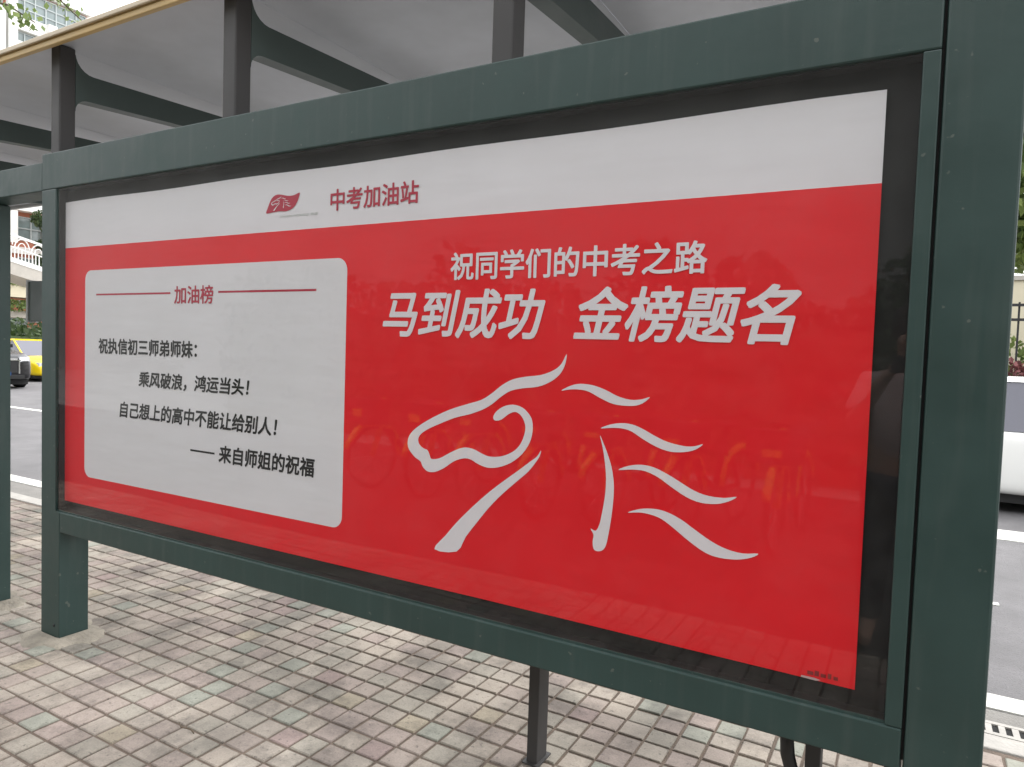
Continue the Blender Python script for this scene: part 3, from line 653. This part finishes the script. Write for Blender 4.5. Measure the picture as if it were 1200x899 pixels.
def hedge(name, x0, x1, y0, y1, z0, z1, n, size, lm, label, cat='hedge'):
    pts = []
    for k in range(n):
        x = random.uniform(x0, x1); zt = z1 + 0.12*(z1-z0)*sin(x*1.7) + 0.1*(z1-z0)*sin(x*4.1)
        pts.append((x, random.uniform(y0, y1), z0 + (zt - z0) * random.random() ** 0.6))
    h_ = thing(name, (0, 0, 0), 0, label, cat)
    link('foliage', leaves_mesh(name, pts, size), M[lm], h_)
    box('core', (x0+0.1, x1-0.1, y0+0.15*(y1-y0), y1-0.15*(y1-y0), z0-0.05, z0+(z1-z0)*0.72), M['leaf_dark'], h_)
    return h_

# right background: fence, hedge, wall, trees
fe = thing('iron_fence', (0, 14.0, 0), 0, 'black iron railing fence along the far pavement', 'fence')
bm = bmesh.new()
for k in range(0, 16):
    box('fence_post', (-8 + k*2.0, -7.93 + k*2.0, -0.035, 0.035, 0.0, 2.75), M['blk_metal'], fe)
for z in (0.5, 2.35, 2.62): box('rail', (-8, 22, -0.02, 0.02, z, z+0.05), M['blk_metal'], fe)
bme = None
bm = bmesh.new(); add_box(bm, -0.016, 0.016, -0.013, 0.013, 0.35, 2.70); bme = bm_mesh('bar', bm); bme.materials.append(M['blk_metal'])
for k in range(200):
    x = -8 + 0.06 + k*0.15
    if x < 22:
        o = bpy.data.objects.new('bar', bme); COL.objects.link(o); o.parent = fe; o.location = (x, 0.034, 0)
hedge('hedge', -8, 22, 14.5, 15.3, 0.0, 1.95, 9000, 0.09, 'leaf_pale', 'clipped pale green hedge behind the black iron fence')
box_w = thing('garden_wall', (0, 16.4, 0), 0, 'cream rendered wall behind the hedge and iron fence', 'wall')
box('wall', (-8, 24, -0.12, 0.12, 0, 3.33), M['cream_wall'], box_w); box('coping', (-8.05, 24.05, -0.17, 0.17, 3.33, 3.43), M['conc'], box_w)
tree((5.0, 19.0, 0), 9, 3.6, 'bushy green tree behind the cream wall, right of the column', 'leaf_pale', 9000, 0.15, 34, group='trees beyond the wall')
tree((7.5, 18.2, 0), 9, 3.2, 'dark leaved tree behind the cream wall at the right edge', 'leaf', 8000, 0.13, 30, group='trees beyond the wall')
tree((1.0, 20.0, 0), 11, 3.8, 'tall tree behind the cream wall, hidden by the poster box', 'leaf', 6000, 0.16, 30, group='trees beyond the wall')
hedge('red_shrub', 5.1, 7.4, 12.9, 13.7, 0.0, 1.42, 2600, 0.06, 'leaf_red', 'dark red leaved shrub over the roof of the white car', 'shrub')

# left background
tree((-56.5, 29.3, 0), 12.5, 1.9, 'dark tree against the terracotta building, beyond the footbridge', 'leaf_dark', 7000, 0.17, 30)
tree((-15.0, 4.35, -0.0), 10.6, 2.3, 'street tree whose leaf tips hang in the top left corner', 'leaf', 2600, 0.12, 26, low=0.62) if False else None
# overhanging leafy bough of a street tree standing just out of frame
bt = thing('tree', (-15.5, 1.0, 0), 0, 'street tree whose leafy bough hangs across the white building, top left corner', 'tree', 'street trees')
bm = bmesh.new(); add_tube(bm, [(-4.5, 0, -0.1), (-4.3, 0.1, 3), (-4.2, 0.3, 6), (-3.8, 0.5, 9)], [0.28, 0.22, 0.17, 0.08], 10)
boughs = [[(-4.3, 0.2, 5.2), (-1.2, 2.5, 7.6), (0.9, 4.4, 8.75), (1.5, 5.2, 8.7), (1.5, 5.75, 8.55)], [(-4.2, 0.3, 6.4), (-1.0, 3.0, 8.8), (1.0, 5.4, 9.6), (1.4, 6.3, 9.35), (1.5, 6.9, 8.95)],
          [(-4.2, 0.3, 6.9), (-4.0, -1.5, 9.4), (-4.4, -3, 10.2)], [(-4.2, 0.3, 6.9), (-6.0, 1.5, 9.6), (-7.4, 2, 10.4)]]
for b in boughs: add_tube(bm, b, [0.10, 0.06, 0.035, 0.02, 0.012][:len(b)], 6)
link('trunk', bm_mesh('trunk', bm), M['bark'], bt, smooth=True)
pts = []
for b in boughs:
    for k in range(150 if b[-1][0] > 0 else 520):
        t = random.random() ** 0.7; i = min(int(t*(len(b)-1)), len(b)-2); q = t*(len(b)-1)-i
        p = Vector(b[i]).lerp(Vector(b[i+1]), q)
        pts.append(p + Vector((random.gauss(0, .2), random.gauss(0, .12), random.gauss(-0.03, .09))))
link('crown', leaves_mesh('crown', pts, 0.075, 0.8), M['leaf_pale'], bt)

# terracotta and white building facing +x
bd = thing('office_building', (-60, 0, 0), 0, 'white and terracotta office block with banded windows at the top left', 'building')
Y0, Y1, HT = 12.0, 33.35, 29.25
box('wall', (-14, 0, Y0, Y1, 0, HT), M['brick'], bd)
def win(y0, y1, z0, z1, ny, nz, fm='winframe'):
    f = box('window', (0.004, 0.06, y0, y1, z0, z1), M['win'], bd)
    bm = bmesh.new()
    for k in range(ny+1):
        y = y0 + (y1-y0)*k/ny; add_box(bm, 0.05, 0.16, y-0.045, y+0.045, z0, z1)
    for k in range(nz+1):
        z = z0 + (z1-z0)*k/nz; add_box(bm, 0.052, 0.14, y0, y1, z-0.045, z+0.045)
    link('window_frame', bm_mesh('window_frame', bm), M[fm], f)
for z0 in [2.4, 5.9, 12.6, 16.0, 19.4, 22.3]:
    y = Y0 + 0.6
    while y < Y1 - 2.2:
        win(y, y+1.75, z0, z0+1.9, 3, 2); y += 2.55
    box('string_course', (0.002, 0.35, Y0, Y1, z0+2.2, z0+2.75), M['facade'], bd)
box('cornice', (0.002, 1.0, Y0, Y1, 11.5, 12.2), M['facade'], bd)
for a in (14.2, 17.6, 21.0, 24.4, 27.9, 31.2): win(a, a+2.0, 9.3, 11.1, 2, 2)
# upper white storeys
box('white_band', (0.005, 0.5, Y0, 30.6, 25.9, 27.0), M['facade'], bd)
for y in (26.4, 30.2): box('pier', (0.5, 0.9, y-0.33, y+0.33, 8.9, 27.02), M['facade'], bd)
box('pier', (0.5, 0.95, 27.0-0.1, 27.0+0.55, 8.9, HT), M['facade'], bd)
for a, b in ((20.5, 26.1), (27.7, 29.8), (30.5, 32.6)):
    win(a, b, 24.3, 25.8, 3 if b - a < 4 else 6, 2)
win(20.5, 26.8, 27.05, 29.1, 7, 3); win(27.6, 33.2, 27.05, 29.1, 7, 3)
box('roof_edge', (-14.2, 0.45, Y0-0.2, Y1+0.2, HT, HT+0.18), M['facade'], bd)

# footbridge with white railing
fb = thing('footbridge', (-45, 0, 0), 0, 'pedestrian footbridge with ornate white railing crossing over the street', 'footbridge')
def sl(y): return 6.07 - 0.262*(y-20.3)*0.9
def slab(name, za, zb, x0, x1, m, ya=2, yb=36):
    bm = bmesh.new(); add_prism(bm, [(ya, sl(ya)+za), (yb, sl(yb)+za), (yb, sl(yb)+zb), (ya, sl(ya)+zb)], 'x', x0, x1); return link(name, bm_mesh(name, bm), m, fb)
slab('deck', -0.75, 0.0, -3.2, 0.0, M['conc']); slab('edge_beam', 0.001, 0.30, -0.12, 0.03, M['white_metal'])
slab('top_rail', 1.62, 1.76, -0.1, 0.0, M['white_metal']); slab('mid_rail', 0.92, 0.99, -0.09, -0.01, M['white_metal'])
bm = bmesh.new(); add_box(bm, -0.07, -0.03, -0.022, 0.022, 0.30, 0.93); b1 = bm_mesh('baluster', bm); b1.materials.append(M['white_metal'])
for k in range(130):
    o = bpy.data.objects.new('baluster', b1); COL.objects.link(o); o.parent = fb; y = 6 + k*0.2; o.location = (0, y, sl(y))
bm = bmesh.new(); add_tube(bm, [(-0.05, 0.42*cos(t), 1.0+0.60*sin(t)) for t in [pi*k/12 for k in range(13)]], 0.035, 6); add_tube(bm, [(-0.05, 0.22*cos(t), 1.0+0.36*sin(t)) for t in [pi*k/10 for k in range(11)]], 0.028, 6)
b2 = bm_mesh('rail_arch', bm); b2.materials.append(M['white_metal'])
for k in range(28):
    o = bpy.data.objects.new('rail_arch', b2); COL.objects.link(o); o.parent = fb; y = 6 + k*0.95; o.location = (0, y, sl(y))
for y in (14.2, 30): box('pier', (-2.0, -1.2, y-0.4, y+0.4, 0, sl(y)-0.7), M['conc'], fb)
# planted elevated walkway behind it
ew = thing('planted_walkway', (-52, 0, 0), 0, 'raised concrete walkway with planter greenery, under the footbridge', 'walkway')
box('parapet', (-2.5, 0, 4, 46, 4.2, 5.1), M['cream_wall'], ew); box('lower_slab', (-2.2, -0.3, 4, 46, 2.75, 3.25), M['conc'], ew)
for y in (13, 31, 44): box('pier', (-1.7, -0.9, y-0.4, y+0.4, 0, 4.2), M['conc'], ew)
pts = [(random.uniform(-0.4, 0.25), random.uniform(4, 40), 5.0 + random.random()*0.95) for _ in range(9000)]
link('planting', leaves_mesh('planting', pts, 0.12), M['leaf_pale'], ew)
pts = [(random.uniform(-0.4, 0.1), random.uniform(4, 40), 3.2 + random.random()*0.8) for _ in range(7000)]
link('planting', leaves_mesh('planting', pts, 0.12), M['leaf_pale'], ew)
rb = thing('low_terracotta_building', (-56, 0, 0), 0, 'low terracotta shopfront under the raised walkway', 'building')
box('wall', (-3, 0, 14, 44, 0, 3.6), M['brick'], rb)
for k in range(9): box('window', (0.004, 0.08, 15.6 + k*3.1, 17.4 + k*3.1, 0.8, 2.9), M['win'], rb)
hd = hedge('hedge', -60, -40, 13.4, 14.6, 0.0, 1.9, 5000, 0.16, 'leaf_dark', 'dark green hedge behind the parked cars on the left')
hedge('hedge', -39.5, -36, 13.8, 26, 0.0, 2.0, 5000, 0.16, 'leaf_dark', 'dark hedge bank between the yellow car and the terracotta shopfront')
for i, x in enumerate((-12, -4)):
    tree((x, 20.5, 0), 9 + i, 3.0, ('tree beyond the cream wall, hidden behind the poster box' if i else 'tree on the far pavement, hidden behind the poster box'), 'leaf', 3000, 0.18, 24)

# ================================================================== WHAT THE GLASS MIRRORS (behind the camera)
def make_bike(loc, rz, label):
    b = thing('bicycle', loc, rz, label, 'bicycle', 'yellow hire bicycles parked behind the pavement')
    for y in (-0.52, 0.52):
        bm = bmesh.new(); N = 28; add_tube(bm, [(0, y + 0.31*cos(2*pi*k/N), 0.33 + 0.31*sin(2*pi*k/N)) for k in range(N+1)], 0.02, 6)
        wl = link('wheel', bm_mesh('wheel', bm), M['tyre'], b, smooth=True)
        bm = bmesh.new()
        for k in range(10): add_tube(bm, [(0, y, 0.33), (0, y + 0.3*cos(pi*k/5), 0.33 + 0.3*sin(pi*k/5))], 0.004, 4)
        link('spokes', bm_mesh('spokes', bm), M['grey_metal'], wl)
    bm = bmesh.new()
    add_tube(bm, [(0, 0.52, 0.33), (0, 0.43, 0.62), (0, 0.36, 0.95)], 0.032, 8)
    link('fork', bm_mesh('fork', bm), M['bike_yellow'], b, smooth=True); bm = bmesh.new()
    add_tube(bm, [(0, 0.40, 0.70), (0, 0.12, 0.42), (0, -0.05, 0.33)], 0.03, 8)
    add_tube(bm, [(0, -0.05, 0.33), (0, -0.22, 0.85)], 0.028, 8); add_tube(bm, [(0, -0.52, 0.33), (0, -0.05, 0.33)], 0.022, 8)
    add_tube(bm, [(0, -0.52, 0.33), (0, -0.17, 0.70)], 0.018, 8)
    link('frame', bm_mesh('frame', bm), M['rubber'], b, smooth=True)
    bm = bmesh.new(); add_tube(bm, [(0, 0.52 + 0.36*cos(t), 0.33 + 0.36*sin(t)) for t in [pi*(0.1+0.9*k/12) for k in range(13)]], 0.034, 6)
    add_tube(bm, [(0, -0.52 + 0.36*cos(t), 0.33 + 0.36*sin(t)) for t in [pi*(0.0+0.95*k/12) for k in range(13)]], 0.034, 6)
    link('mudguard', bm_mesh('mudguard', bm), M['bike_yellow'], b, smooth=True)
    tube('handlebar', [(-0.3, 0.24, 1.03), (-0.1, 0.36, 1.0), (0.1, 0.36, 1.0), (0.3, 0.24, 1.03)], 0.014, M['rubber'], b)
    bm = bmesh.new(); add_box(bm, -0.08, 0.08, -0.36, -0.10, 0.86, 0.93, bev=0.03); link('saddle', bm_mesh('saddle', bm), M['rubber'], b)
    bm = bmesh.new(); add_prism(bm, [(-0.17, 0.70), (0.17, 0.70), (0.21, 0.95), (-0.21, 0.95)], 'y', 0.46, 0.72); link('basket', bm_mesh('basket', bm), M['rubber'], b)
    box('reflector', (-0.07, 0.07, 0.722, 0.735, 0.78, 0.84), M['bike_yellow'], b)
    return b
b0 = make_bike((-1.2, -4.3, 0), 0.18, 'yellow bicycle, leftmost of the parked row mirrored in the poster glass')
names = ['second', 'third', 'fourth', 'fifth', 'sixth', 'seventh']
for k in range(1, 7):
    c = copy_tree(b0); c.location = (-1.2 + 0.66*k, -4.3 + random.uniform(-0.1, 0.1), 0); c.rotation_euler[2] = 0.18 + random.uniform(-0.12, 0.12)
    c['label'] = 'yellow bicycle, %s from the left in the row mirrored in the poster glass' % names[k-1]
hedge('hedge', -8, 14, -8.4, -7.0, 0.0, 2.6, 14000, 0.11, 'leaf_dark', 'added dark hedge behind the row of bicycles, darkens the glass reflection')  # added out of view as a dark mass for the glass to mirror
rear = thing('mirror_backdrop_building', (0, -16, 0), 0, 'added plain grey building across the plaza, sets the tone mirrored in the glass', 'building')  # added out of view to tune the veil mirrored in the glass
box('wall', (-45, 24, -8, 0, 0, 11.0), M['conc_dark'], rear); box('parapet', (-45, 24, 0.002, 0.2, 11.0, 11.5), M['conc'], rear)

tree((-16, -19, 0), 7, 2.6, 'added tree beyond the bicycles, meant to darken the left of the glass', 'leaf', 3000, 0.15, 24)  # unseen tree, added for a darker reflection
tree((6.5, -9.2, 0), 7.5, 2.8, 'added tree beyond the bicycles, meant to darken the right of the glass', 'leaf', 3000, 0.15, 24)  # also unseen, added to darken what the pane mirrors

# the person taking the picture, mirrored in the dark border of the glass
def skin_body(name, verts, edges, radii, m, parent, levels=2):
    me = bpy.data.meshes.new(name); me.from_pydata(verts, edges, []); me.materials.append(m)
    o = bpy.data.objects.new(name, me); COL.objects.link(o); o.parent = parent
    s = o.modifiers.new('skin', 'SKIN'); me.skin_vertices.new() if not me.skin_vertices else None
    for i, r in enumerate(radii): me.skin_vertices[0].data[i].radius = (r if isinstance(r, tuple) else (r, r))
    me.skin_vertices[0].data[0].use_root = True
    s.use_smooth_shade = True
    d = o.modifiers.new('sub', 'SUBSURF'); d.levels = levels; d.render_levels = levels
    return o
pe = thing('person', (3.56, -2.30, 0), 0, 'person in a pale pink shirt holding up a phone, mirrored in the glass border', 'person')
bv = [(0, -0.02, 0.93), (0, -0.02, 1.15), (0, 0, 1.36), (0, 0.01, 1.46), (0, 0.03, 1.55), (0, 0.035, 1.66)]
be_ = [(0, 1), (1, 2), (2, 3), (3, 4), (4, 5)]; br = [(0.17, 0.11), (0.15, 0.10), (0.17, 0.11), (0.06, 0.055), (0.058, 0.07), (0.085, 0.095)]
for s in (-1, 1):
    b = len(bv)
    bv += [(s*0.17, 0, 1.38), (s*0.24, 0.06, 1.16), (s*0.13, 0.33, 1.36), (s*0.085, 0.39, 1.43)]
    be_ += [(2, b), (b, b+1), (b+1, b+2), (b+2, b+3)]; br += [0.065, 0.045, 0.030, (0.022, 0.036)]
    h_ = len(bv)
    for f, (dx, dz, ln) in enumerate(((-0.012, -0.03, 0.9), (-0.014, -0.01, 1.0), (-0.014, 0.012, 1.0), (-0.012, 0.03, 0.85))):
        i = len(bv)
        bv += [(s*(0.085+dx), 0.415, 1.445+dz), (s*(0.085+dx-0.02), 0.44*1.0, 1.452+dz*1.1)]
        be_ += [(b+3, i), (i, i+1)]; br += [0.009, 0.008]
    i = len(bv); bv += [(s*0.06, 0.395, 1.465), (s*0.045, 0.415, 1.475)]; be_ += [(b+3, i), (i, i+1)]; br += [0.011, 0.009]
    i = len(bv); bv += [(s*0.10, 0, 0.86), (s*0.11, 0.01, 0.48), (s*0.12, -0.02, 0.09), (s*0.13, 0.13, 0.04)]
    be_ += [(0, i), (i, i+1), (i+1, i+2), (i+2, i+3)]; br += [0.095, 0.062, 0.042, (0.035, 0.03)]
body = skin_body('body', bv, be_, br, M['skin'], pe)
# clothing: a looser surface over torso, sleeves and legs
sv = [(0, -0.02, 0.90), (0, -0.02, 1.15), (0, 0, 1.36), (0, 0.01, 1.43)]; se = [(0, 1), (1, 2), (2, 3)]; sr = [(0.20, 0.14), (0.175, 0.125), (0.195, 0.13), (0.08, 0.07)]
for s in (-1, 1):
    b = len(sv); sv += [(s*0.17, 0, 1.38), (s*0.24, 0.05, 1.20)]; se += [(2, b), (b, b+1)]; sr += [0.082, 0.07]
skin_body('shirt', sv, se, sr, M['shirt'], pe)
tv = [(0, -0.02, 0.92)]; te = []; tr_ = [(0.18, 0.125)]
for s in (-1, 1):
    b = len(tv); tv += [(s*0.10, 0, 0.84), (s*0.11, 0.01, 0.48), (s*0.12, -0.02, 0.12)]; te += [(0, b), (b, b+1), (b+1, b+2)]; tr_ += [0.112, 0.08, 0.065]
skin_body('trousers', tv, te, tr_, M['trousers'], pe)
bm = bmesh.new(); bmesh.ops.create_icosphere(bm, subdivisions=3, radius=1, matrix=Matrix.Translation((0, 0.015, 1.685)) @ Matrix.Diagonal((0.096, 0.108, 0.105, 1)))
for v in bm.verts:
    if v.co.y > 0.06 and v.co.z < 1.70: v.co.y = 0.05
link('hair', bm_mesh('hair', bm), M['hair'], pe, smooth=True)
ph = box('phone', (3.49, 3.64, -1.86, -1.852, 1.44, 1.52), M['blk_metal'], None, bev=0.002)
tag(ph, 'black phone held level in both hands by the mirrored person', 'phone')
